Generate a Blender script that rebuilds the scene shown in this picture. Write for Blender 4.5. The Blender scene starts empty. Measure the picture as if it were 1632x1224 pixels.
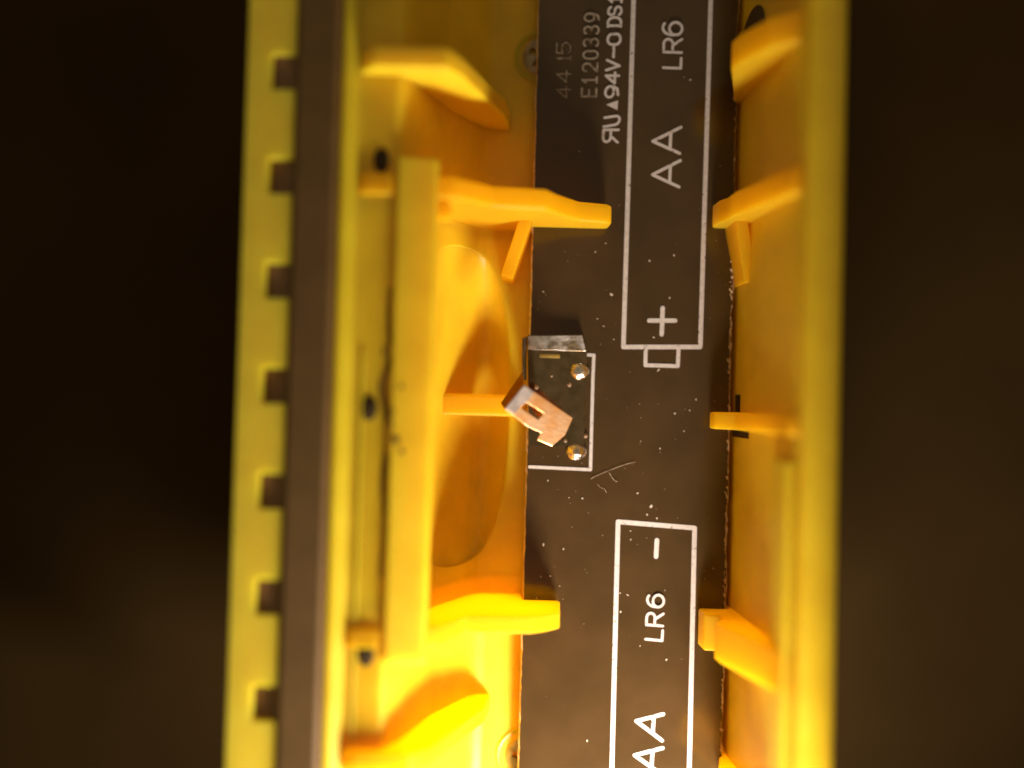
# Open battery case: yellow plastic trough with a black circuit board, lit by a lamp beyond the near end.
# Scale: 1 unit = about 5 mm.  X across the trough, Y along it, Z up out of it; board surface is z = 0.
import bpy, bmesh, math, random
from mathutils import Vector, Matrix

random.seed(7)
scene = bpy.context.scene
COL = scene.collection
R = math.radians

# ------------------------------------------------------------------ camera
CAM_H, TILT, ROLL = 12.8, 0.0167, 0.0265
cam_data = bpy.data.cameras.new("camera")
cam = bpy.data.objects.new("camera", cam_data)
COL.objects.link(cam)
cam.location = (0.0, -CAM_H * math.tan(TILT), CAM_H)
cam.rotation_euler = (TILT, 0.0, ROLL)
cam_data.sensor_width = 36.0
cam_data.lens = 36.0 * CAM_H / 16.32
cam_data.clip_start = 0.05
cam_data.clip_end = 400.0
cam_data.dof.use_dof = True
cam_data.dof.focus_distance = CAM_H - 0.3
cam_data.dof.aperture_fstop = 0.025
scene.camera = cam
CAM_M = Matrix.Translation(cam.location) @ cam.rotation_euler.to_matrix().to_4x4()


def at(u, v, z=0.0):
    """Measured point: photograph pixel (1632 wide) carried onto the level z."""
    d = CAM_M.to_3x3() @ Vector(((u - 816) / 1632 * 36, -(v - 612) / 1632 * 36, -cam_data.lens))
    o = CAM_M.translation
    t = (z - o.z) / d.z
    return o + d * t


# ------------------------------------------------------------------ light
world = bpy.data.worlds.new("World")
scene.world = world
world.use_nodes = True
bg = world.node_tree.nodes["Background"]
bg.inputs["Color"].default_value = (1.0, 0.77, 0.47, 1)
bg.inputs["Strength"].default_value = 0.20

lamp_data = bpy.data.lights.new("torch_light", 'AREA')
lamp_data.shape = 'DISK'
lamp_data.size = 2.8
lamp_data.energy = 4100
lamp_data.color = (1.0, 0.84, 0.70)
lamp = bpy.data.objects.new("torch_light", lamp_data)
COL.objects.link(lamp)
lamp.location = (3.2, -11.0, 4.05)
lamp.rotation_euler = (Vector((0.2, 0, 0.3)) - lamp.location).to_track_quat('-Z', 'Y').to_euler()

vs = scene.view_settings
vs.view_transform = 'Standard'
vs.look = 'None'
vs.gamma = 1.0
vs.exposure = 0.0
vs.use_curve_mapping = False
scene.cycles.max_bounces = 12
scene.cycles.diffuse_bounces = 8


# ------------------------------------------------------------------ materials
def new_mat(name):
    m = bpy.data.materials.new(name)
    m.use_nodes = True
    nt = m.node_tree
    return m, nt, nt.nodes["Principled BSDF"], nt.nodes["Material Output"]


def noise_mix(nt, c1, c2, scale, detail=4.0, lo=0.35, hi=0.65, stretch=None):
    tc = nt.nodes.new("ShaderNodeTexCoord")
    src = tc.outputs["Object"]
    if stretch:
        mp = nt.nodes.new("ShaderNodeMapping")
        mp.inputs["Scale"].default_value = stretch
        nt.links.new(src, mp.inputs["Vector"])
        src = mp.outputs["Vector"]
    n = nt.nodes.new("ShaderNodeTexNoise")
    n.inputs["Scale"].default_value = scale
    n.inputs["Detail"].default_value = detail
    nt.links.new(src, n.inputs["Vector"])
    r = nt.nodes.new("ShaderNodeValToRGB")
    r.color_ramp.elements[0].position = lo
    r.color_ramp.elements[1].position = hi
    r.color_ramp.elements[0].color = (*c1, 1)
    r.color_ramp.elements[1].color = (*c2, 1)
    nt.links.new(n.outputs["Fac"], r.inputs["Fac"])
    return r.outputs["Color"], n.outputs["Fac"], src


def bump(nt, p, height, strength, dist):
    b = nt.nodes.new("ShaderNodeBump")
    b.inputs["Strength"].default_value = strength
    b.inputs["Distance"].default_value = dist
    nt.links.new(height, b.inputs["Height"])
    nt.links.new(b.outputs["Normal"], p.inputs["Normal"])


def plastic(name, base, rough=0.38, trans=0.16, tcol=(1.0, 0.74, 0.02)):
    m, nt, p, out = new_mat(name)
    dk = tuple(c * 0.88 for c in base)
    col, fac, src = noise_mix(nt, dk, base, 1.7, 6)
    nt.links.new(col, p.inputs["Base Color"])
    p.inputs["Roughness"].default_value = rough
    p.inputs["Specular IOR Level"].default_value = 0.4
    p.inputs["Subsurface Weight"].default_value = 0.7
    p.inputs["Subsurface Radius"].default_value = (1.0, 0.62, 0.06)
    p.inputs["Subsurface Scale"].default_value = 0.7
    rn = nt.nodes.new("ShaderNodeMapRange")
    rn.inputs["To Min"].default_value = rough - 0.1
    rn.inputs["To Max"].default_value = rough + 0.16
    nt.links.new(fac, rn.inputs["Value"])
    nt.links.new(rn.outputs["Result"], p.inputs["Roughness"])
    fn = nt.nodes.new("ShaderNodeTexNoise")
    fn.inputs["Scale"].default_value = 26
    fn.inputs["Detail"].default_value = 3
    nt.links.new(src, fn.inputs["Vector"])
    bump(nt, p, fn.outputs["Fac"], 0.12, 0.02)
    t = nt.nodes.new("ShaderNodeBsdfTranslucent")
    t.inputs["Color"].default_value = (*tcol, 1)
    mx = nt.nodes.new("ShaderNodeMixShader")
    mx.inputs["Fac"].default_value = trans
    nt.links.new(p.outputs[0], mx.inputs[1])
    nt.links.new(t.outputs[0], mx.inputs[2])
    nt.links.new(mx.outputs[0], out.inputs["Surface"])
    return m


YELLOW = plastic("yellow_plastic", (0.91, 0.60, 0.020), trans=0.08)
YELLOW_RIB = plastic("yellow_plastic_thin", (0.91, 0.60, 0.020), trans=0.60)
YELLOW_RIM = plastic("yellow_rim_plastic", (0.94, 0.66, 0.045), rough=0.5, trans=0.04)  # lighter copy of the plastic, standing in for stronger light on the rim


def plain(name, c1, c2, scale, rough, spec=0.5, metal=0.0, bump_s=0.0, bump_scale=40, bd=0.01):
    m, nt, p, out = new_mat(name)
    col, fac, src = noise_mix(nt, c1, c2, scale, 6)
    nt.links.new(col, p.inputs["Base Color"])
    p.inputs["Roughness"].default_value = rough
    p.inputs["Specular IOR Level"].default_value = spec
    p.inputs["Metallic"].default_value = metal
    if bump_s:
        fn = nt.nodes.new("ShaderNodeTexNoise")
        fn.inputs["Scale"].default_value = bump_scale
        fn.inputs["Detail"].default_value = 5
        nt.links.new(src, fn.inputs["Vector"])
        bump(nt, p, fn.outputs["Fac"], bump_s, bd)
    return m


MASK = plain("black_solder_mask", (0.047, 0.027, 0.009), (0.060, 0.034, 0.012), 1.3, 0.12, 0.6, 0, 0.04, 9, 0.02)  # brown base colour stands in for lens glare over the black mask
PRINT = plain("white_screen_print", (0.52, 0.49, 0.48), (0.62, 0.59, 0.58), 14, 0.6, 0.3)
_nt = PRINT.node_tree
_p = _nt.nodes["Principled BSDF"]
_old = _p.inputs["Base Color"].links[0].from_socket
_pit, _f, _s = noise_mix(_nt, (0, 0, 0), (1, 1, 1), 16, 8, 0.30, 0.37)
_mx = _nt.nodes.new("ShaderNodeMix")
_mx.data_type = 'RGBA'
_mx.inputs[6].default_value = (0.10, 0.07, 0.04, 1)
_nt.links.new(_pit, _mx.inputs[0])
_nt.links.new(_old, _mx.inputs[7])
_nt.links.new(_mx.outputs[2], _p.inputs["Base Color"])
FIBRE = plain("bare_board_edge", (0.50, 0.34, 0.17), (0.75, 0.60, 0.42), 9, 0.7, 0.3)
RUBBER = plain("black_rubber", (0.105, 0.058, 0.014), (0.125, 0.069, 0.018), 2.2, 0.62, 0.35, 0, 0.1, 60)  # black rubber lifted to brown in place of glare
TOOTHM = plain("dark_rubber_tooth", (0.16, 0.085, 0.035), (0.20, 0.11, 0.045), 3.0, 0.5, 0.45)
TABLE = plain("dark_tabletop", (0.034, 0.020, 0.007), (0.044, 0.026, 0.009), 0.2, 0.9, 0.0)
STEEL = plain("tinned_steel", (0.30, 0.21, 0.115), (0.42, 0.31, 0.19), 5, 0.12, 0.5, 1.0, 0.15, 7, 0.02)  # darkened metal, standing in for dark surroundings mirrored in it
TINNED = plain("bright_tinned_arm", (0.88, 0.43, 0.15), (0.92, 0.62, 0.38), 3.4, 0.30, 0.5, 0.85, 0.15, 12, 0.02)
SOLDER = plain("solder", (0.66, 0.62, 0.57), (0.88, 0.86, 0.83), 8, 0.2, 0.5, 1.0, 0.7, 9, 0.06)
SCREWM = plain("zinc_screw", (0.30, 0.23, 0.13), (0.46, 0.38, 0.26), 7, 0.42, 0.5, 1.0, 0.2, 20)
DARKSCREW = plain("shaded_screw_disc", (0.06, 0.038, 0.010), (0.09, 0.06, 0.016), 7, 0.45, 0.5, 0.0, 0.2, 20)  # dark tone paints the shade over a screw
HOLE = plain("hole_shade", (0.03, 0.018, 0.005), (0.05, 0.03, 0.009), 6, 0.7, 0.2)
DUST = plain("pale_dust", (0.40, 0.33, 0.24), (0.66, 0.60, 0.52), 8, 0.8, 0.2)
STRIP = plain("patchy_reflection_tin", (0.24, 0.18, 0.11), (0.86, 0.82, 0.80), 4.2, 0.27, 0.5, 1.0, 0.35, 11, 0.02)  # light and dark patches paint reflections
LINT = plain("grey_lint", (0.22, 0.16, 0.10), (0.40, 0.32, 0.24), 8, 0.8, 0.2)
DIM = plain("shaded_screen_print", (0.16, 0.12, 0.08), (0.36, 0.31, 0.25), 12, 0.6, 0.3)  # print darkened to hold the rib's shadow in its colour
ROOT = plain("grey_reflection_tin", (0.30, 0.26, 0.25), (0.52, 0.46, 0.43), 6, 0.35, 0.5, 0.8, 0.15, 12, 0.02)  # grey tone paints a dull reflection at the arm's root
FLUX = plain("brown_flux", (0.16, 0.10, 0.05), (0.30, 0.20, 0.12), 9, 0.5, 0.4)
DIRT = plain("dark_dirt", (0.10, 0.055, 0.010), (0.16, 0.09, 0.015), 8, 0.8, 0.2)
GAP = plain("shaded_seam", (0.16, 0.08, 0.012), (0.26, 0.14, 0.015), 5, 0.7, 0.2)  # dark tone paints the shade in the gap


# ------------------------------------------------------------------ builders
def link(name, me, mat, parent=None):
    o = bpy.data.objects.new(name, me)
    if mat is not None:
        me.materials.append(mat)
    COL.objects.link(o)
    if parent is not None:
        o.parent = parent
        o.matrix_parent_inverse = Matrix.Translation(-parent.location)
    return o


def thing(name, label, cat, loc=(0, 0, 0), group=None):
    o = bpy.data.objects.new(name, None)
    o.empty_display_size = 0.2
    o.location = loc
    COL.objects.link(o)
    return tag(o, label, cat, group)


def tag(o, label, cat, group=None):
    o["label"] = label
    o["category"] = cat
    if group:
        o["group"] = group
    return o


def finish(bm, name, bevel=0.0, segs=2, smooth=True):
    bmesh.ops.recalc_face_normals(bm, faces=bm.faces)
    if bevel > 0:
        es = [e for e in bm.edges if len(e.link_faces) == 2 and e.calc_face_angle(0) > 0.45]
        bmesh.ops.bevel(bm, geom=es, offset=bevel, offset_type='OFFSET', segments=segs,
                        profile=0.5, affect='EDGES', clamp_overlap=True)
    me = bpy.data.meshes.new(name)
    bm.to_mesh(me)
    bm.free()
    if smooth:
        for p in me.polygons:
            p.use_smooth = True
        me.set_sharp_from_angle(angle=R(38))
    return me


def prism(pts, a, b, axis='Y'):
    """Polygon swept between a and b along an axis. axis Y: pts are (x, z); axis Z: pts are (x, y); axis X: (y, z)."""
    bm = bmesh.new()

    def mk(p, t):
        if axis == 'Y':
            return (p[0], t, p[1])
        if axis == 'Z':
            return (p[0], p[1], t)
        return (t, p[0], p[1])
    v0 = [bm.verts.new(mk(p, a)) for p in pts]
    v1 = [bm.verts.new(mk(p, b)) for p in pts]
    n = len(pts)
    bm.faces.new(v0)
    bm.faces.new(v1[::-1])
    for i in range(n):
        j = (i + 1) % n
        bm.faces.new((v0[j], v0[i], v1[i], v1[j]))
    return bm


def even(o):
    """Flat faces stay flat beside rounded edges."""
    w = o.modifiers.new("even_normals", 'WEIGHTED_NORMAL')
    w.weight = 100
    w.keep_sharp = True
    return o


def solid(name, pts, a, b, mat, parent, axis='Y', bevel=0.03, segs=2):
    return even(link(name, finish(prism(pts, a, b, axis), name, bevel, segs), mat, parent))


def hexa(name, bottom, top, mat, parent, bevel=0.02):
    """A block from matching bottom and top polygons of 3-D points."""
    bm = bmesh.new()
    b = [bm.verts.new(p) for p in bottom]
    t = [bm.verts.new(p) for p in top]
    bm.faces.new(b)
    bm.faces.new(t[::-1])
    n = len(b)
    for i in range(n):
        j = (i + 1) % n
        bm.faces.new((b[j], b[i], t[i], t[j]))
    return even(link(name, finish(bm, name, bevel, 2), mat, parent))


def box_pts(x0, x1, y0, y1):
    return [(x0, y0), (x1, y0), (x1, y1), (x0, y1)]


# ------------------------------------------------------------------ setting
tbm = bmesh.new()
bmesh.ops.create_grid(tbm, x_segments=8, y_segments=8, size=60)
for v in tbm.verts:
    v.co.z = -6.0
table = link("table", finish(tbm, "table"), TABLE)
table["kind"] = "structure"

# ------------------------------------------------------------------ the yellow case
Y0, Y1 = -8.6, 8.4
FLOOR = -0.3
case = thing("battery_case", "open yellow plastic battery case with ribs, a long rail and a notched rim", "battery case",
             (0, 0, -1.2))

# left wall profile: x from the lip inward to the floor (x, z)
PROF = [(-2.32, 1.93), (-2.16, 1.86), (-2.02, 1.855), (-1.64, 1.865), (-1.46, 1.58), (-1.10, 0.62), (-0.62, -0.13), (-0.50, -0.24), (-0.36, -0.295), (0.9, -0.3)]


def wall_z(x):
    if x <= PROF[0][0]:
        return PROF[0][1]
    for (xa, za), (xb, zb) in zip(PROF, PROF[1:]):
        if x <= xb:
            t = (x - xa) / (xb - xa)
            return za + (zb - za) * t
    return PROF[-1][1]


RC = (-0.80, -0.37)          # centre of the oval recess
RA, RB, RN = 0.74, 2.50, 2.5  # half width, half length, roundness
RDEPTH = 0.52


def oval(t):
    c, s = math.cos(t), math.sin(t)
    return (math.copysign(abs(c) ** (2 / RN), c) * RA, math.copysign(abs(s) ** (2 / RN), s) * RB)


WX0, WX1, WY0, WY1 = -2.30, 0.85, -3.10, 2.40
NT = 320
angs = []
for i in range(NT):
    angs.append(2 * math.pi * i / NT)


def rect_hit(dx, dy):
    """Point on the wall panel border seen from the recess centre along (dx, dy)."""
    ts = []
    if dx > 1e-9: ts.append((WX1 - RC[0]) / dx)
    if dx < -1e-9: ts.append((WX0 - RC[0]) / dx)
    if dy > 1e-9: ts.append((WY1 - RC[1]) / dy)
    if dy < -1e-9: ts.append((WY0 - RC[1]) / dy)
    t = min(x for x in ts if x > 0)
    return RC[0] + dx * t, RC[1] + dy * t


# outer panel with the oval opening
bm = bmesh.new()
NR = 44
rings = []
for k in range(NR + 1):
    f = (k / NR)
    ring = []
    for t in angs:
        ox, oy = oval(t)
        hx, hy = rect_hit(ox, oy)
        x = (RC[0] + ox) * (1 - f) + hx * f
        y = (RC[1] + oy) * (1 - f) + hy * f
        z = wall_z(x) - 0.05 * max(0.0, 1 - k / 2.0)
        ring.append(bm.verts.new((x, y, z)))
    rings.append(ring)
for k in range(NR):
    for i in range(NT):
        j = (i + 1) % NT
        bm.faces.new((rings[k][i], rings[k + 1][i], rings[k + 1][j], rings[k][j]))
link("side_wall", finish(bm, "side_wall"), YELLOW, case)

# the recess bowl
bm = bmesh.new()
NR = 30
rings = []
for k in range(NR):
    r = 1 - k / NR
    ring = []
    for t in angs:
        ox, oy = oval(t)
        x, y = RC[0] + ox * r, RC[1] + oy * r
        z = wall_z(x) - 0.05 - RDEPTH * (1 - r ** 2.6) ** 0.8
        ring.append(bm.verts.new((x, y, z)))
    rings.append(ring)
cv = bm.verts.new((RC[0], RC[1], wall_z(RC[0]) - 0.05 - RDEPTH))
for k in range(NR - 1):
    for i in range(NT):
        j = (i + 1) % NT
        bm.faces.new((rings[k][i], rings[k + 1][i], rings[k + 1][j], rings[k][j]))
for i in range(NT):
    bm.faces.new((rings[-1][i], cv, rings[-1][(i + 1) % NT]))
me = finish(bm, "finger_recess")
o = link("finger_recess", me, YELLOW, case)


# wall panels beyond the recess
def wall_panel(ya, yb):
    bm = bmesh.new()
    xs = [WX0 + (WX1 - WX0) * i / 60 for i in range(61)]
    n = max(2, int((yb - ya) / 0.5))
    rows = [[bm.verts.new((x, ya + (yb - ya) * k / n, wall_z(x))) for x in xs] for k in range(n + 1)]
    for k in range(n):
        for i in range(60):
            bm.faces.new((rows[k][i], rows[k][i + 1], rows[k + 1][i + 1], rows[k + 1][i]))
    return link("side_wall", finish(bm, "side_wall"), YELLOW, case)


wall_panel(Y0, WY0)
wall_panel(WY1, Y1)

# floor under the board
solid("floor", box_pts(0.83, 4.2, Y0, Y1), -0.55, FLOOR - 0.004, YELLOW, case, 'Z', 0)
# left lip
solid("lip", [(-2.44, 1.2), (-2.44, 1.93), (-2.40, 1.97), (-2.30, 1.95), (-2.195, 1.89), (-2.195, 1.2)], Y0, Y1, YELLOW, case, 'Y', 0.035, 3)
# faint ridge along the upper wall
solid("ridge", [(-2.085, 1.83), (-2.06, 1.885), (-2.03, 1.88), (-2.0, 1.83)], -4.9, 0.4, YELLOW, case, 'Y', 0.012, 2)

# notched rim plate
PITCH, TH = 1.418, 0.475
FX0, FXT, FX1 = -3.70, -3.37, -3.045
ys = [-0.145 + PITCH * k for k in range(-6, 7)]
comb = [(FX0, Y0), (FX0, Y1), (FX1, Y1)]
for y in reversed([y for y in ys if Y0 + 0.3 < y < Y1 - 0.3]):
    comb += [(FX1, y + TH / 2), (FXT, y + TH / 2), (FXT, y - TH / 2), (FX1, y - TH / 2)]
comb.append((FX1, Y0))
bm = prism(comb, 1.55, 2.0, 'Z')
even(link("notched_rim", finish(bm, "notched_rim", 0.006, 2), YELLOW_RIM, case))
solid("outer_wall", [(-3.70, -1.2), (-3.70, 1.548), (-3.48, 1.548), (-3.48, -1.2)], Y0, Y1, YELLOW, case, 'Y', 0.01)

# right wall and lip
RWX = 3.72
solid("side_wall", [(RWX - 0.18, FLOOR), (RWX, 2.32), (RWX + 0.3, 2.32), (RWX + 0.3, FLOOR)], Y0, Y1, YELLOW, case, 'Y', 0.02)
pts = [(3.735, 2.33), (3.72, 2.44), (3.74, 2.52)]
for k in range(1, 13):
    a = math.pi / 2 * k / 12
    pts.append((3.76 + 0.62 * math.sin(a), 1.95 + 0.59 * math.cos(a)))
pts += [(4.38, 0.2), (4.05, 0.2), (4.05, 2.0)]
solid("lip", pts, Y0, Y1, YELLOW, case, 'Y', 0)
solid("wall_ledge", [(3.60, 1.75), (3.60, 2.30), (3.718, 2.30), (3.718, 1.70)], Y0, -0.96, YELLOW, case, 'Y', 0.03)


# ---- ribs
def rib(pts, ya, yb, mat=YELLOW_RIB, bevel=0.045):
    return solid("rib", pts, ya, yb, mat, case, 'Y', bevel, 3)


# left, top corner: tall rib that falls steeply to the floor
rib([(-2.2, 1.9), (-1.98, 2.14), (-0.98, 2.14), (-0.80, 1.85), (-0.22, 0.35), (-0.14, -0.32), (-0.5, -0.32), (-1.6, 1.0)], 4.15, 4.45, YELLOW)
# left, second rib with a long finger over the board
rib([(-2.2, 1.85), (-2.10, 1.93), (-1.72, 1.93), (-1.64, 1.78), (-0.85, 1.80), (-0.55, 1.55), (-0.35, 1.36), (0.42, 1.28), (0.62, 0.98), (0.95, 0.62), (1.40, 0.50),
     (1.47, 0.40), (1.46, 0.10), (1.38, 0.05), (0.26, 0.05), (0.22, -0.32), (-0.5, -0.32), (-1.6, 1.0)], 2.50, 2.80)
# left, third rib
rib([(-2.2, 1.86), (-2.10, 1.92), (-1.72, 1.92), (-1.64, 1.72), (-1.02, 1.72), (-0.88, 1.60), (-0.58, 1.06), (0.36, 1.02), (0.58, 0.90), (0.80, 0.72), (0.84, 0.10), (0.80, 0.05),
     (0.26, 0.05), (0.22, -0.32), (-0.5, -0.32), (-1.6, 1.0)], -3.66, -3.40)
# left, bottom corner
rib([(-2.2, 1.9), (-2.0, 2.0), (-1.24, 2.0), (-0.98, 1.75), (-0.30, 0.25), (-0.22, -0.32), (-0.5, -0.32), (-1.6, 1.0)], -5.28, -5.02)
# low shelf across the recess
rib([(-1.30, 0.10), (-0.30, -0.06), (0.16, -0.02), (0.16, -0.32), (-0.6, -0.5), (-1.30, -0.2)], -0.52, -0.18)

# right ribs: finger over the board edge, ramp up the wall
rib([(RWX + .02, 2.22), (RWX - .35, 1.95), (3.12, 1.45), (3.06, 1.2), (3.40, 0.1), (3.5, -0.3), (RWX + .02, -0.3)], 4.62, 5.06)
rib([(RWX + .02, 2.34), (RWX - .1, 2.25), (3.22, 0.92), (3.20, 0.60), (3.12, 0.42), (3.10, 0.10), (3.14, 0.05), (3.50, 0.05), (3.50, -0.3), (RWX + .02, -0.3)],
    2.56, 2.92)
rib([(RWX + .02, 2.36), (RWX - .08, 2.30), (3.40, 0.60), (3.20, 0.46), (3.13, 0.40), (3.13, 0.10), (3.17, 0.05), (3.50, 0.05), (3.50, -0.3), (RWX + .02, -0.3)],
    -0.62, -0.36)
rib([(RWX + .02, 2.34), (RWX - .1, 2.25), (3.14, 1.02), (3.10, 0.8), (3.28, 0.62), (3.28, 0.45), (3.04, 0.42), (3.02, 0.10), (3.06, 0.05), (3.50, 0.05), (3.50, -0.3), (RWX + .02, -0.3)],
    -4.02, -3.46)
rib([(RWX + .02, 2.22), (RWX - .35, 1.95), (3.12, 1.45), (3.06, 1.2), (3.40, 0.1), (3.5, -0.3), (RWX + .02, -0.3)], -6.1, -5.8)


# splayed buttress fins below the second ribs
def fin(p0, p1, z0, z1, w):
    a, b = Vector(p0), Vector(p1)
    n = Vector((-(b - a).y, (b - a).x)).normalized() * w / 2
    bot = [(a.x - n.x, a.y - n.y, FLOOR), (a.x + n.x, a.y + n.y, FLOOR), (b.x + n.x, b.y + n.y, FLOOR), (b.x - n.x, b.y - n.y, FLOOR)]
    top = [(q[0], q[1], z0 if i < 2 else z1) for i, q in enumerate(bot)]
    return hexa("fin", bot, top, YELLOW_RIB, case, 0.03)


fin((0.15, 2.55), (-0.13, 1.66), 0.55, 0.34, 0.20)
fin((3.42, 2.60), (3.62, 1.66), 0.62, 0.50, 0.19)
# ---- long rail standing off the left wall
rail = solid("rail", [(-1.645, 1.5), (-1.645, 1.95), (-1.085, 1.85), (-1.085, 1.5)], -3.86, 3.04, YELLOW, case, 'Y', 0.05, 3)
solid("clip", [(-1.10, 1.55), (-1.10, 1.72), (-0.98, 1.74), (-0.90, 1.66), (-0.95, 1.55)], 2.22, 2.46, YELLOW_RIB, case, 'Y', 0.04)
# gap behind the rail, its shade painted as a dark ribbon
bm = bmesh.new()
prev = None
for k in range(61):
    y = 1.25 - 3.95 * k / 60
    x = -1.69 - 0.02 * math.sin(k * 0.35) - (0.07 * math.exp(-((y + 0.1) / 0.22) ** 2))
    w = 0.02 + 0.03 * math.sin(math.pi * k / 60)
    a = bm.verts.new((x - w, y, wall_z(x - w) + 0.006))
    b = bm.verts.new((x + w, y, wall_z(x + w) + 0.006))
    if prev:
        bm.faces.new((prev[0], prev[1], b, a))
    prev = (a, b)
link("seam", finish(bm, "seam"), GAP, case)

# small blind holes in the upper wall, their shade painted as dark discs
for (u, v, zz) in ((608, 256, 1.45), (588, 650, 1.75), (583, 1042, 1.75)):
    c = at(u, v, zz)
    zc = wall_z(c.x)
    c = at(u, v, zc)
    slope = (wall_z(c.x + 0.05) - wall_z(c.x - 0.05)) / 0.1
    bm = bmesh.new()
    N = 28
    r0 = 0.15
    r1 = [bm.verts.new((c.x + r0 * 0.75 * math.cos(2 * math.pi * i / N), c.y + r0 * 1.15 * math.sin(2 * math.pi * i / N),
                        wall_z(c.x + r0 * 0.75 * math.cos(2 * math.pi * i / N)) + 0.008)) for i in range(N)]
    r2 = [bm.verts.new((v_.co.x * 0.8 + c.x * 0.2, v_.co.y * 0.8 + c.y * 0.2, v_.co.z + 0.012)) for v_ in r1]
    for i in range(N):
        j = (i + 1) % N
        bm.faces.new((r1[i], r1[j], r2[j], r2[i]))
    bm.faces.new(r2)
    link("pin_hole", finish(bm, "pin_hole"), HOLE, case)

# slots beside the right middle rib, dark plates painting the shade inside


def right_wall_x(z):
    return RWX - 0.18 + 0.18 * (z - FLOOR) / 2.62


for (za, zb, va, vb) in ((0.0, 0.22, 629, 657), (-0.1, 0.62, 686, 697)):
    ya, yb = at(1175, va, 0.2).y, at(1175, vb, 0.2).y
    solid("slot", [(right_wall_x(za) - .006, za), (right_wall_x(zb) - .006, zb), (right_wall_x(zb) + .02, zb), (right_wall_x(za) + .02, za)],
          yb, ya, HOLE, case, 'Y', 0.003)

# dirt marks on the rail
for (u, v, rx, ry) in ((640, 616, .035, .05), (632, 700, .055, .07), (626, 676, .02, .12), (641, 718, .03, .05), (628, 655, .02, .06), (614, 560, .02, .1)):
    c = at(u, v, 1.87)
    bm = bmesh.new()
    N = 12
    vsx = []
    for i in range(N):
        q = random.uniform(0.6, 1.2)
        vsx.append(bm.verts.new((c.x + rx * q * math.cos(2 * math.pi * i / N), c.y + ry * q * math.sin(2 * math.pi * i / N), 1.886 - 0.179 * (c.x + rx * q * math.cos(2 * math.pi * i / N) + 1.365) + 0.018)))
    cc = bm.verts.new((c.x, c.y, 1.914 - 0.179 * (c.x + 1.365)))
    for i in range(N):
        bm.faces.new((vsx[i], vsx[(i + 1) % N], cc))
    d = link("dirt_speck", finish(bm, "dirt_speck"), DIRT, case)

# ------------------------------------------------------------------ black gasket with teeth
gasket = thing("rubber_gasket", "long black rubber strip between the notched yellow rim and the yellow lip", "gasket", (-2.75, 0, 1.4))
solid("strip", [(-3.04, 1.4), (-3.04, 1.99), (-2.98, 2.04), (-2.50, 2.04), (-2.445, 1.99), (-2.445, 1.4)], Y0, Y1, RUBBER, gasket, 'Y', 0.02)
tooth0 = None
for y in ys:
    if not (Y0 + 0.3 < y < Y1 - 0.3):
        continue
    if tooth0 is None:
        tooth0 = solid("tooth", [(-3.366, 1.56), (-3.366, 1.90), (-3.33, 1.93), (-3.05, 1.95), (-3.044, 1.93), (-3.044, 1.56)],
                       -TH / 2 + 0.004, TH / 2 - 0.004, TOOTHM, gasket, 'Y', 0.012)
        tooth0.location.y = y
        tooth0.matrix_parent_inverse = Matrix.Translation(-gasket.location)
    else:
        c = tooth0.copy()
        c.location.y = y + random.uniform(-0.006, 0.006)
        c.location.z = random.uniform(-0.05, 0.02)
        COL.objects.link(c)


# ------------------------------------------------------------------ screws
def cross_screw(u, v, z, r, mat, label, rot):
    c = at(u, v, z)
    t = thing("screw", label, "screw", (c.x, c.y, z), "screws in the case floor")
    # washer head with a cross recess: polar mesh, depth by distance from the two slot lines
    bm = bmesh.new()
    N, K = 64, 16
    rings = []
    for k in range(K + 1):
        f = k / K
        ring = []
        for i in range(N):
            a = 2 * math.pi * i / N
            x, y = r * f * math.cos(a), r * f * math.sin(a)
            h = 0.05 * (1 - f ** 3)
            xr, yr = x * math.cos(rot) - y * math.sin(rot), x * math.sin(rot) + y * math.cos(rot)
            if (abs(xr) < r * 0.14 and abs(yr) < r * 0.66) or (abs(yr) < r * 0.14 and abs(xr) < r * 0.66):
                h -= 0.14 * (1 - 0.7 * f)
            ring.append(bm.verts.new((c.x + x, c.y + y, z + 0.03 + h)))
        rings.append(ring)
    for k in range(K):
        for i in range(N):
            j = (i + 1) % N
            bm.faces.new((rings[k][i], rings[k + 1][i], rings[k + 1][j], rings[k][j]))
    bmesh.ops.remove_doubles(bm, verts=bm.verts, dist=1e-5)
    link("head", finish(bm, "head"), mat, t)
    return c


def boss_ring(c, z, r):
    bm = bmesh.new()
    N, M = 48, 8
    rows = []
    for i in range(N):
        a = 2 * math.pi * i / N
        row = []
        for j in range(M):
            b = 2 * math.pi * j / M
            rr = r + 0.035 * math.cos(b)
            row.append(bm.verts.new((c.x + rr * math.cos(a), c.y + rr * math.sin(a), z + 0.03 * math.sin(b))))
        rows.append(row)
    for i in range(N):
        for j in range(M):
            bm.faces.new((rows[i][j], rows[(i + 1) % N][j], rows[(i + 1) % N][(j + 1) % M], rows[i][(j + 1) % M]))
    link("boss_ring", finish(bm, "boss_ring"), YELLOW, case)


c = cross_screw(862, 92, FLOOR, 0.30, SCREWM, "dim cross-head screw half hidden by the board near the faint printed numbers", 0.5)
boss_ring(c, FLOOR, 0.40)
c = cross_screw(836, 1205, FLOOR, 0.30, SCREWM, "bright cross-head screw half hidden by the board beside the lower bright rib", 0.3)
boss_ring(c, FLOOR, 0.44)
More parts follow.
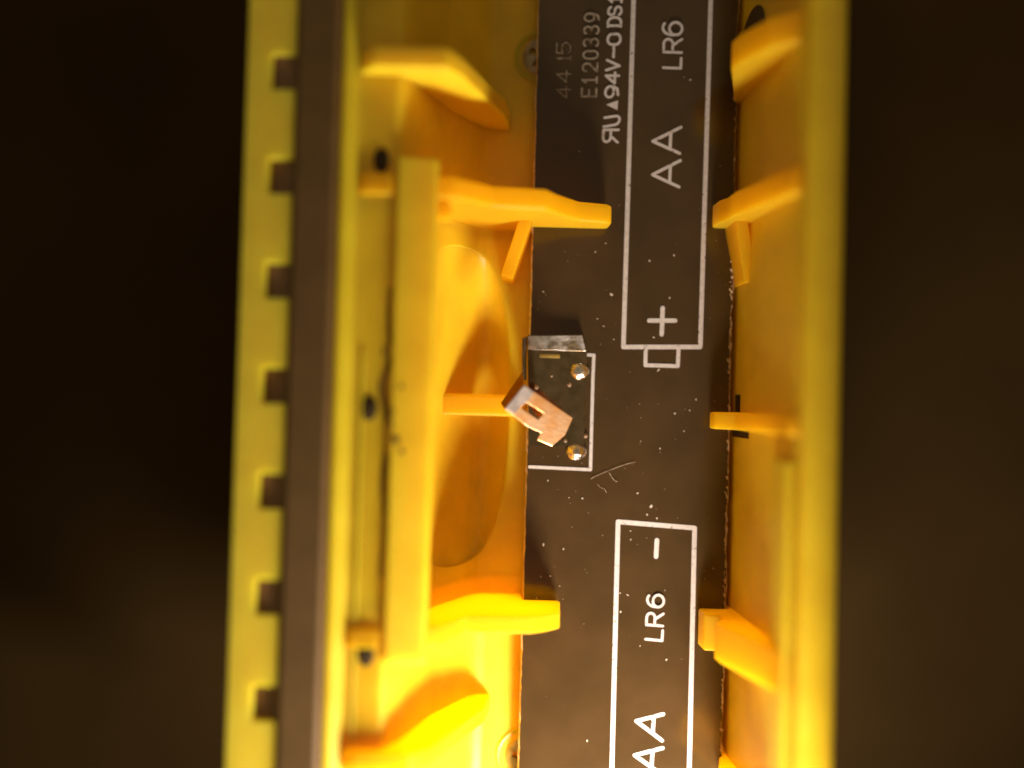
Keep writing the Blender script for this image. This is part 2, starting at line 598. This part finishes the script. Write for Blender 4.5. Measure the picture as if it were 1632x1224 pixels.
# dark disc on the right wall, painted for a screw in shade
bm = bmesh.new()
sp = [(5.42 + 0.50 * math.cos(2 * math.pi * k / 28), 0.42 + 0.52 * math.sin(2 * math.pi * k / 28)) for k in range(28)]
va = [bm.verts.new((right_wall_x(z) - 0.010, y, z)) for y, z in sp]
vb = [bm.verts.new((right_wall_x(z) + 0.02, y, z)) for y, z in sp]
bm.faces.new(va)
for k in range(28):
    bm.faces.new((va[k], va[(k + 1) % 28], vb[(k + 1) % 28], vb[k]))
link("shaded_screw_disc", finish(bm, "shaded_screw_disc"), DARKSCREW, case)

# ------------------------------------------------------------------ circuit board
board = thing("circuit_board", "long black circuit board printed with white AA battery outlines", "circuit board", (1.85, 0, 0))
BX0, BX1 = 0.27, 3.46
bm = bmesh.new()
edge = []
NE = 260
left = [(BX0 + random.uniform(-.006, .006), Y0 + (Y1 - Y0) * k / NE) for k in range(NE + 1)]
right = [(BX1 + random.uniform(-.012, .010) + 0.02 * math.sin(k * 0.21) * math.sin(k * 0.05), Y0 + (Y1 - Y0) * k / NE) for k in range(NE + 1)]
tl = [bm.verts.new((x, y, 0)) for x, y in left]
tr = [bm.verts.new((x, y, 0)) for x, y in right]
for k in range(NE):
    bm.faces.new((tl[k], tr[k], tr[k + 1], tl[k + 1]))
link("mask_face", finish(bm, "mask_face"), MASK, board)
bm = bmesh.new()
for side, sg in ((left, -1), (right, 1)):
    up = [bm.verts.new((x + sg * 0.001, y, -0.002)) for x, y in side]
    md = [bm.verts.new((x + sg * (0.012 + random.uniform(0, .018)), y, -0.03)) for x, y in side]
    dn = [bm.verts.new((x + sg * 0.015, y, -0.24)) for x, y in side]
    for k in range(NE):
        bm.faces.new((up[k], up[k + 1], md[k + 1], md[k]))
        bm.faces.new((md[k], md[k + 1], dn[k + 1], dn[k]))
link("cut_edge", finish(bm, "cut_edge", smooth=False), FIBRE, board)


# frayed glass fibres along the right edge
def ribbon(bm, pts, w, z, lift=0.0):
    prev = None
    n = len(pts)
    for i, p in enumerate(pts):
        a = Vector(pts[max(i - 1, 0)])
        b = Vector(pts[min(i + 1, n - 1)])
        d = (b - a)
        d = Vector((d.x, d.y)).normalized() if d.length > 1e-9 else Vector((1, 0))
        nn = Vector((-d.y, d.x)) * w / 2
        zz = z + (p[2] if len(p) > 2 else 0)
        q = (bm.verts.new((p[0] - nn.x, p[1] - nn.y, zz)), bm.verts.new((p[0], p[1], zz + w * 0.35)), bm.verts.new((p[0] + nn.x, p[1] + nn.y, zz)))
        if prev:
            bm.faces.new((prev[0], q[0], q[1], prev[1]))
            bm.faces.new((prev[1], q[1], q[2], prev[2]))
        prev = q


bm = bmesh.new()
for k in range(170):
    y = random.uniform(-6.6, 3.2) if random.random() < 0.8 else random.uniform(-6.6, 6.6)
    x = BX1 + random.uniform(-0.015, 0.008)
    l = random.uniform(0.03, 0.16)
    a = math.pi / 2 + random.gauss(0, 0.10)
    pts = [(x + l * t * math.cos(a) + 0.01 * math.sin(5 * t), y + l * t * math.sin(a), random.uniform(-0.03, 0.012)) for t in (0, .35, .7, 1)]
    ribbon(bm, pts, random.uniform(0.010, 0.028), 0.008)
fr = link("frayed_fibres", finish(bm, "frayed_fibres"), FIBRE, board)
fr["kind"] = "stuff"

# ---- screen print: strokes with round ends, laid as thin ink on the board
INK = 0.004


def stroke(bm, pts, w, z=INK):
    """Flat rounded polyline of ink."""
    r = w / 2
    P = [Vector((p[0], p[1])) for p in pts]
    zz = [z]

    def layer():
        zz[0] += 0.00025
        return zz[0]
    for a, b in zip(P, P[1:]):
        d = b - a
        if d.length < 1e-6:
            continue
        n = Vector((-d.y, d.x)).normalized() * r
        h = layer()
        ring = [a + n, a - n, b - n, b + n]
        bm.faces.new([bm.verts.new((q.x, q.y, h)) for q in ring])
    for p in P:
        h = layer()
        bm.faces.new([bm.verts.new((p.x + r * math.cos(2 * math.pi * i / 14), p.y + r * math.sin(2 * math.pi * i / 14), h)) for i in range(14)])


def arc(cx, cy, rx, ry, a0, a1, n=14):
    return [(cx + rx * math.cos(R(a0 + (a1 - a0) * i / n)), cy + ry * math.sin(R(a0 + (a1 - a0) * i / n))) for i in range(n + 1)]


# glyphs in a box 0..1 wide, 0..1 high (reading direction, up)
G = {
    'A': [[(0, 0), (.5, 1), (1, 0)], [(.2, .36), (.8, .36)]],
    'L': [[(0, 1), (0, 0), (1, 0)]],
    'R': [[(0, 0), (0, 1), (.6, 1)] + arc(.62, .75, .36, .25, 90, -90) + [(0, .5)], [(.5, .5), (1, 0)]],
    '6': [[(.88, .92)] + arc(.58, .52, .55, .48, 62, 200, 14) + arc(.5, .33, .48, .33, 200, 540, 24)],
    'E': [[(1, 1), (0, 1), (0, 0), (1, 0)], [(0, .5), (.8, .5)]],
    '1': [[(.2, .75), (.5, 1), (.5, 0)], [(.15, 0), (.85, 0)]],
    '2': [arc(.5, .7, .48, .3, 170, -30) + [(0, 0), (1, 0)]],
    '0': [arc(.5, .68, .46, .32, 0, 180) + arc(.5, .32, .46, .32, 180, 360) + [(.96, .68)]],
    '8': [arc(.5, .75, .42, .25, 0, 360, 20), arc(.5, .26, .48, .26, 0, 360, 20)],
    '3': [arc(.45, .75, .45, .25, 150, -90) + arc(.45, .26, .5, .26, 90, -150)],
    '9': [arc(.5, .67, .48, .33, 0, 360, 22), [(.98, .67), (.95, .4), (.75, .1), (.2, 0)]],
    '4': [[(.72, 0), (.72, 1), (0, .3), (1, .3)]],
    'V': [[(0, 1), (.5, 0), (1, 1)]],
    '-': [[(0, .45), (1, .45)]],
    'D': [[(.12, 0), (.12, 1)], [(0, 1), (.5, 1)] + arc(.5, .5, .48, .5, 90, -90) + [(0, 0)]],
    'S': [arc(.5, .75, .46, .25, 20, 270) + arc(.5, .25, .48, .25, 90, -160)],
    '5': [[(.95, 1), (.1, 1), (.05, .55)] + arc(.48, .32, .5, .32, 120, -150)],
    'U': [[(0, 1), (0, .3)] + arc(.5, .3, .5, .3, 180, 360) + [(1, 1)]],
    'Rm': [[(1, 0), (1, 1), (.4, 1)] + arc(.38, .75, .34, .25, 90, 270) + [(1, .5)], [(.5, .5), (0, 0)]],
}


def glyph(bm, g, base0, base1, top0, w):
    """base0 -> base1 is the baseline in photograph pixels (reading direction); top0 is the cap height point over base0."""
    o = at(*base0)
    ex = at(*base1) - o
    ey = at(*top0) - o
    for k, st in enumerate(G[g]):
        pts = [(o.x + ex.x * x + ey.x * y, o.y + ex.y * x + ey.y * y) for x, y in st]
        stroke(bm, pts, w, INK + 0.006 * k)


def printed(name, bm, label=None):
    me = bpy.data.meshes.new(name)
    bmesh.ops.recalc_face_normals(bm, faces=bm.faces)
    for f in bm.faces:
        if f.normal.z < 0:
            f.normal_flip()
    bm.to_mesh(me)
    bm.free()
    o = link(name, me, PRINT, board)
    if label:
        o["label"] = label
    return o


def text(label, items, w, ink=None):
    ink = ink or PRINT
    for g, b0, b1, t0 in items:
        bm = bmesh.new()
        glyph(bm, g, b0, b1, t0, w)
        printed("printed_letter", bm, label).data.materials[0] = ink


# letters read upwards in the picture; cap height points to the left
text(None,
     [('A', (1082, 298), (1084, 256), (1039, 299.5)), ('A', (1083, 244.5), (1085, 203), (1039.5, 246))], 0.050)
text(None,
     [('L', (1085, 109), (1085.5, 93), (1057, 108)), ('R', (1086, 84), (1086.5, 63), (1057.5, 83)), ('6', (1086.5, 57), (1087, 36), (1056, 56.5))], 0.042)
text(None,
     [('L', (1055, 1021), (1056, 1005), (1029, 1018.5)), ('R', (1056, 997.5), (1057, 978), (1030, 995.5)), ('6', (1057, 968), (1058, 948), (1031, 966.5))], 0.042)
text(None,
     [('A', (1055, 1180), (1057, 1138), (1013, 1170)), ('A', (1053, 1233), (1056, 1192), (1010, 1224))], 0.062)
bm = bmesh.new()
stroke(bm, [at(1034.5, 511), at(1076, 511)], 0.070)
stroke(bm, [at(1056, 491), at(1054.5, 533)], 0.070, INK + 0.003)
printed("plus_sign", bm)
bm = bmesh.new()
stroke(bm, [at(1047, 861), at(1045.5, 887)], 0.072)
printed("minus_sign", bm)

bm = bmesh.new()
stroke(bm, [at(1011.5, -60), at(993.5, 553), at(1116, 553), at(1134.5, -60)], 0.072)
stroke(bm, [at(1029, 555), at(1028.5, 582), at(1080, 583.5), at(1081.5, 555)], 0.062, INK + 0.003)
printed("battery_outline", bm, "white battery outline with a small plus end, upper board")
bm = bmesh.new()
stroke(bm, [at(973.5, 1290), at(985, 831.5), at(1107, 841.5), at(1097, 1290)], 0.074)
printed("battery_outline", bm, "white battery outline with a minus end, lower board")
bm = bmesh.new()
stroke(bm, [at(930, 565.5), at(946.5, 566), at(945, 600), at(941, 748)], 0.052)
stroke(bm, [at(844, 744), at(941, 748.5)], 0.050, INK + 0.003)
printed("contact_outline", bm)

w = 0.042
items = [('Rm', (984, 227), (985.5, 207), (960.5, 227)), ('U', (986.5, 198), (988, 184), (962, 202)),
         ('9', (984.5, 155), (986, 137), (964, 156)), ('4', (985.5, 133), (986.5, 116), (965, 133)), ('V', (986.5, 113), (988, 97), (966, 112)),
         ('-', (986.5, 91), (987, 74), (967, 91)), ('0', (988, 72), (989, 54), (968, 72)), ('D', (989, 43), (990, 28), (968.5, 43)),
         ('S', (989.5, 25), (990.5, 11), (969, 25)), ('1', (990, 6), (991, -9), (970, 6))]
text(None, items, w)
bm = bmesh.new()
bm.faces.new([bm.verts.new((p.x, p.y, INK + 0.001)) for p in (at(984, 175.5), at(985, 160), at(966, 167))])
printed("printed_triangle", bm)
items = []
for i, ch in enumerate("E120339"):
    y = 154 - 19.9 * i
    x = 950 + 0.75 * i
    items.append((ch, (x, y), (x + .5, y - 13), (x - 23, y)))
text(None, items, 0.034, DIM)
items = []
for ch, y, ww in (('4', 156, 18), ('4', 131, 18), ('1', 96, 6), ('5', 86, 18)):
    items.append((ch, (909, y), (909.5, y - ww), (887, y)))
FAINT = plain("worn_shaded_print", (0.07, 0.045, 0.02), (0.36, 0.30, 0.22), 30, 0.6, 0.3)  # worn print, darkened further for the rib's shadow
text("very faint worn printed date digit, darkened for rib shade", items, 0.024, FAINT)


# ------------------------------------------------------------------ battery contact soldered to the board
def sheet(name, top_pts, thick, mat, parent, hole=None, bevel=0.012):
    """Bent sheet metal: outline of 3-D points, optional hole, given thickness along its normal."""
    bm = bmesh.new()
    P = [Vector(p) for p in top_pts]
    if hole is None:
        n = (P[1] - P[0]).cross(P[2] - P[1]).normalized()
        if n.z < 0: n = -n
        a = [bm.verts.new(p) for p in P]
        b = [bm.verts.new(p - n * thick) for p in P]
        bm.faces.new(a); bm.faces.new(b[::-1])
        m = len(P)
        for i in range(m):
            bm.faces.new((a[i], b[i], b[(i + 1) % m], a[(i + 1) % m]))
    return link(name, finish(bm, name, bevel, 2), mat, parent)


zp = 0.035
outl = [(841, 534), (929, 533), (936, 564), (935, 603), (931, 712), (842, 710)]
hx = [(860, 564), (892, 565), (892, 571), (860, 570)]
bm = bmesh.new()
vo = [bm.verts.new(at(*p, zp)) for p in outl]
bm.faces.new(vo)
r = bmesh.ops.extrude_face_region(bm, geom=bm.faces[:])
bmesh.ops.translate(bm, verts=[g for g in r["geom"] if isinstance(g, bmesh.types.BMVert)], vec=(0, 0, -0.028))
contact = link("contact", finish(bm, "contact", 0.01, 2), STEEL, board)
contact["label"] = "dark shiny metal battery contact with a bent bright arm, soldered on"
# embossed slot, its yellow reflection painted as a yellow bar
bm = prism([(at(p[0], p[1]).x, at(p[0], p[1]).y) for p in hx], zp - 0.006, zp + 0.008, 'Z')
SLOTM = plain("yellow_reflection_slot", (0.30, 0.20, 0.04), (0.36, 0.25, 0.06), 8, 0.5, 0.4)
link("slot", finish(bm, "slot", 0.004), SLOTM, contact)
# top strip raised to catch the lamp, patchy reflections painted into its colour
q = [at(841.5, 535.5, zp + 0.105), at(928, 534.5, zp + 0.075), at(934, 560, zp + 0.006), at(842, 557, zp + 0.006)]
hexa("bent_strip", [tuple(p - Vector((0, 0, 0.02))) for p in q], [tuple(p) for p in q], STRIP, contact, 0.004)
# upright side flange
a0, a1 = at(839, 536, 0), at(838, 606, 0)
hexa("side_tab", [(a0.x - .03, a0.y, 0.0), (a0.x + .02, a0.y, 0.0), (a1.x + .02, a1.y, 0.0), (a1.x - .03, a1.y, 0.0)],
     [(at(834, 538, .5).x - .02, at(834, 538, .5).y, .5), (at(834, 538, .5).x + .03, at(834, 538, .5).y, .5),
      (at(834, 606, .75).x + .03, at(834, 606, .75).y, .75), (at(834, 606, .75).x - .02, at(834, 606, .75).y, .75)], STEEL, contact, 0.012)


# bent arm: L-shaped strip with a slot, springing from the tab over the plate
def arm_pt(u, v):
    # height falls along the arm from the fold to the free end
    t = ((u - 820) * 0.83 + (v - 632) * 0.55) / 95.0
    return at(u, v, 0.92 - 0.26 * t - 0.08 * (v - 650) / 60.0)


outer = [(835, 613), (913, 666), (901, 693), (880, 711), (856, 701), (862, 690), (841, 680), (804, 652)]
inner = [(839, 641.5), (867, 659), (858, 668.5), (829, 649.5)]
bm = bmesh.new()
vo = [bm.verts.new(arm_pt(*p)) for p in outer]
vi = [bm.verts.new(arm_pt(*p)) for p in inner]
# quads round the hole
bm.faces.new((vo[0], vi[0], vi[3], vo[7]))
bm.faces.new((vo[0], vo[1], vi[1], vi[0]))
bm.faces.new((vo[1], vo[2], vo[3], vo[5], vi[2], vi[1]))
bm.faces.new((vo[3], vo[4], vo[5]))
bm.faces.new((vo[5], vo[6], vi[3], vi[2]))
bm.faces.new((vo[6], vo[7], vi[3]))
r = bmesh.ops.extrude_face_region(bm, geom=bm.faces[:])
bmesh.ops.translate(bm, verts=[g for g in r["geom"] if isinstance(g, bmesh.types.BMVert)], vec=(0, 0, -0.04))
arm = even(link("arm", finish(bm, "arm", 0.010, 2), TINNED, contact))
# arm root at the fold, overlaid in grey as a painted reflection
rp = [(805, 652), (835.5, 614.5), (851, 624.5), (840, 640), (829, 648.5), (821, 659)]
hexa("arm_root", [tuple(arm_pt(*p) + Vector((0, 0, 0.002))) for p in rp], [tuple(arm_pt(*p) + Vector((0, 0, 0.010))) for p in rp], ROOT, contact, 0.003)
# bright turned-down end of the arm
e0, e1 = arm_pt(856, 701), arm_pt(880, 711)
f0, f1 = at(859, 692), at(884, 702)
hexa("arm_tip", [tuple(arm_pt(857, 702) + Vector((0, -.01, -.22))), tuple(arm_pt(879, 712) + Vector((0, -.01, -.22))),
                 tuple(arm_pt(882, 706) + Vector((0, 0, -.22))), tuple(arm_pt(860, 696) + Vector((0, 0, -.22)))],
     [tuple(arm_pt(856, 701) + Vector((0, 0, -.045))), tuple(arm_pt(879.5, 711) + Vector((0, 0, -.045))),
      tuple(arm_pt(883, 704) + Vector((0, 0, -.045))), tuple(arm_pt(861, 694) + Vector((0, 0, -.045)))], TINNED, contact, 0.01)
# dark side of the fold between tab and arm
q = [arm_pt(835, 613), arm_pt(804, 652)]
s = [at(834, 590, 0.62), at(798, 643, 0.55)]
hexa("fold", [tuple(q[0] + Vector((0, 0, -.05))), tuple(q[1] + Vector((0, 0, -.05))), tuple(s[1] + Vector((0, 0, -.05))), tuple(s[0] + Vector((0, 0, -.05)))],
     [tuple(q[0]), tuple(q[1]), tuple(s[1]), tuple(s[0])], STEEL, contact, 0.01)


def blob(u, v, rx, ry, h, name="solder_joint", mat=SOLDER, parent=contact, seed=0):
    c = at(u, v, 0.0)
    bm = bmesh.new()
    bmesh.ops.create_uvsphere(bm, u_segments=24, v_segments=14, radius=1)
    rnd = random.Random(seed)
    ph = rnd.uniform(0, 6)
    for v_ in bm.verts:
        p = v_.co
        k = 1 + 0.05 * math.sin(3 * math.atan2(p.y, p.x) + ph) + 0.06 * math.sin(5 * p.z + ph)
        v_.co = Vector((c.x + p.x * rx * k, c.y + p.y * ry * k, 0.01 + max(p.z, -0.1) * h))
    return link(name, finish(bm, name), mat, parent)


blob(923, 592, 0.15, 0.13, 0.10, seed=1)
blob(918, 720, 0.16, 0.13, 0.12, seed=4)
for (u, v, r_) in ((907, 613, .045), (901, 702, .04), (933, 694, .035), (879, 599, .03), (855, 617, .05)):
    blob(u, v, r_, r_ * 1.2, 0.035, "flux_spot", FLUX, contact, seed=int(u))

# ------------------------------------------------------------------ dust and lint on the board
bm = bmesh.new()


def speck(c, r, z, stretch=1.0, ang=0.0):
    N = 7
    ring = []
    for i in range(N):
        a = 2 * math.pi * i / N
        q = r * random.uniform(0.6, 1.25)
        x, y = q * math.cos(a) * stretch, q * math.sin(a)
        ring.append(bm.verts.new((c.x + x * math.cos(ang) - y * math.sin(ang), c.y + x * math.sin(ang) + y * math.cos(ang), z)))
    t = bm.verts.new((c.x, c.y, z + r * 0.12))
    for i in range(N):
        bm.faces.new((ring[i], ring[(i + 1) % N], t))


seen = [(974, 469.5, 2.9), (965, 388, 1.9), (949, 401.5, 1.5), (866, 465, 1.8), (952, 508, 1.4), (962, 520, 1.7), (1035, 416, 1.8), (1074, 407, 2), (1067, 475, 1.6),
        (1042, 538, 1.9), (873, 766, 1.5), (928, 794, 1.8), (907, 793, 1.3), (1016, 786, 1.8), (1038, 807, 2.6), (1031, 820, 2.4), (1047, 826, 1.6), (1049, 590, 2.2),
        (1075, 659, 2), (1099, 654, 1.3), (866, 868, 2.0), (898, 875, 1.7), (1005, 846, 1.4), (1005, 860, 1.2), (1000, 948, 1.6), (988, 945, 1.3), (989, 975, 1.6),
        (1020, 1029, 1.6), (1062, 1051, 1.8), (877, 918, 1.2), (862, 919, 1), (855, 953, 1.3), (978, 541, 1.2), (936, 1180, 1.5), (1109, 637, 1.6), (1021, 703, 1.3),
        (1052, 715, 1.5), (1090, 687, 1.2), (1100, 128, 2.6)]
for (u, v, r_) in seen:
    speck(at(u, v), r_ * 0.0078, INK + 0.004, random.uniform(1, 1.8), random.uniform(0, 3))
for k in range(90):
    u, v = random.uniform(850, 1160), random.gauss(700, 210)
    if 838 < u < 945 and 530 < v < 715:
        continue
    speck(at(u, v), random.uniform(0.0022, 0.0058), INK + 0.004, random.uniform(1, 2.2), random.uniform(0, 3))
dust = link("dust", finish(bm, "dust"), DUST)
dust["kind"] = "stuff"
tag(dust, "pale dust specks scattered over the black board", "dust")


def lint(pix, w, label):
    bm = bmesh.new()
    pts = []
    for (a, b, c, d) in zip([pix[0]] + pix[:-2], pix[:-1], pix[1:], pix[2:] + [pix[-1]]):
        for t in [i / 6 for i in range(6)]:
            q = [0.5 * (2 * b[j] + (c[j] - a[j]) * t + (2 * a[j] - 5 * b[j] + 4 * c[j] - d[j]) * t * t + (3 * b[j] - a[j] - 3 * c[j] + d[j]) * t ** 3) for j in (0, 1)]
            p = at(*q)
            pts.append((p.x, p.y, 0.008 + 0.006 * math.sin(len(pts))))
    ribbon(bm, pts, w, INK)
    o = link("lint_fibre", finish(bm, "lint_fibre"), LINT)
    tag(o, label, "lint", "lint fibres on the board")


lint([(941, 763), (957, 755), (972, 749), (985, 744), (1000, 739), (1014, 736)], 0.009, "long pale lint hair lying right of the contact outline corner")
lint([(970, 752), (975, 760), (979, 765), (984, 768)], 0.013, "short bent lint hair just below the long lint hair")
lint([(952, 771), (957, 777), (963, 779), (967, 786)], 0.008, "thin curled lint hair lowest on the board above the minus outline")
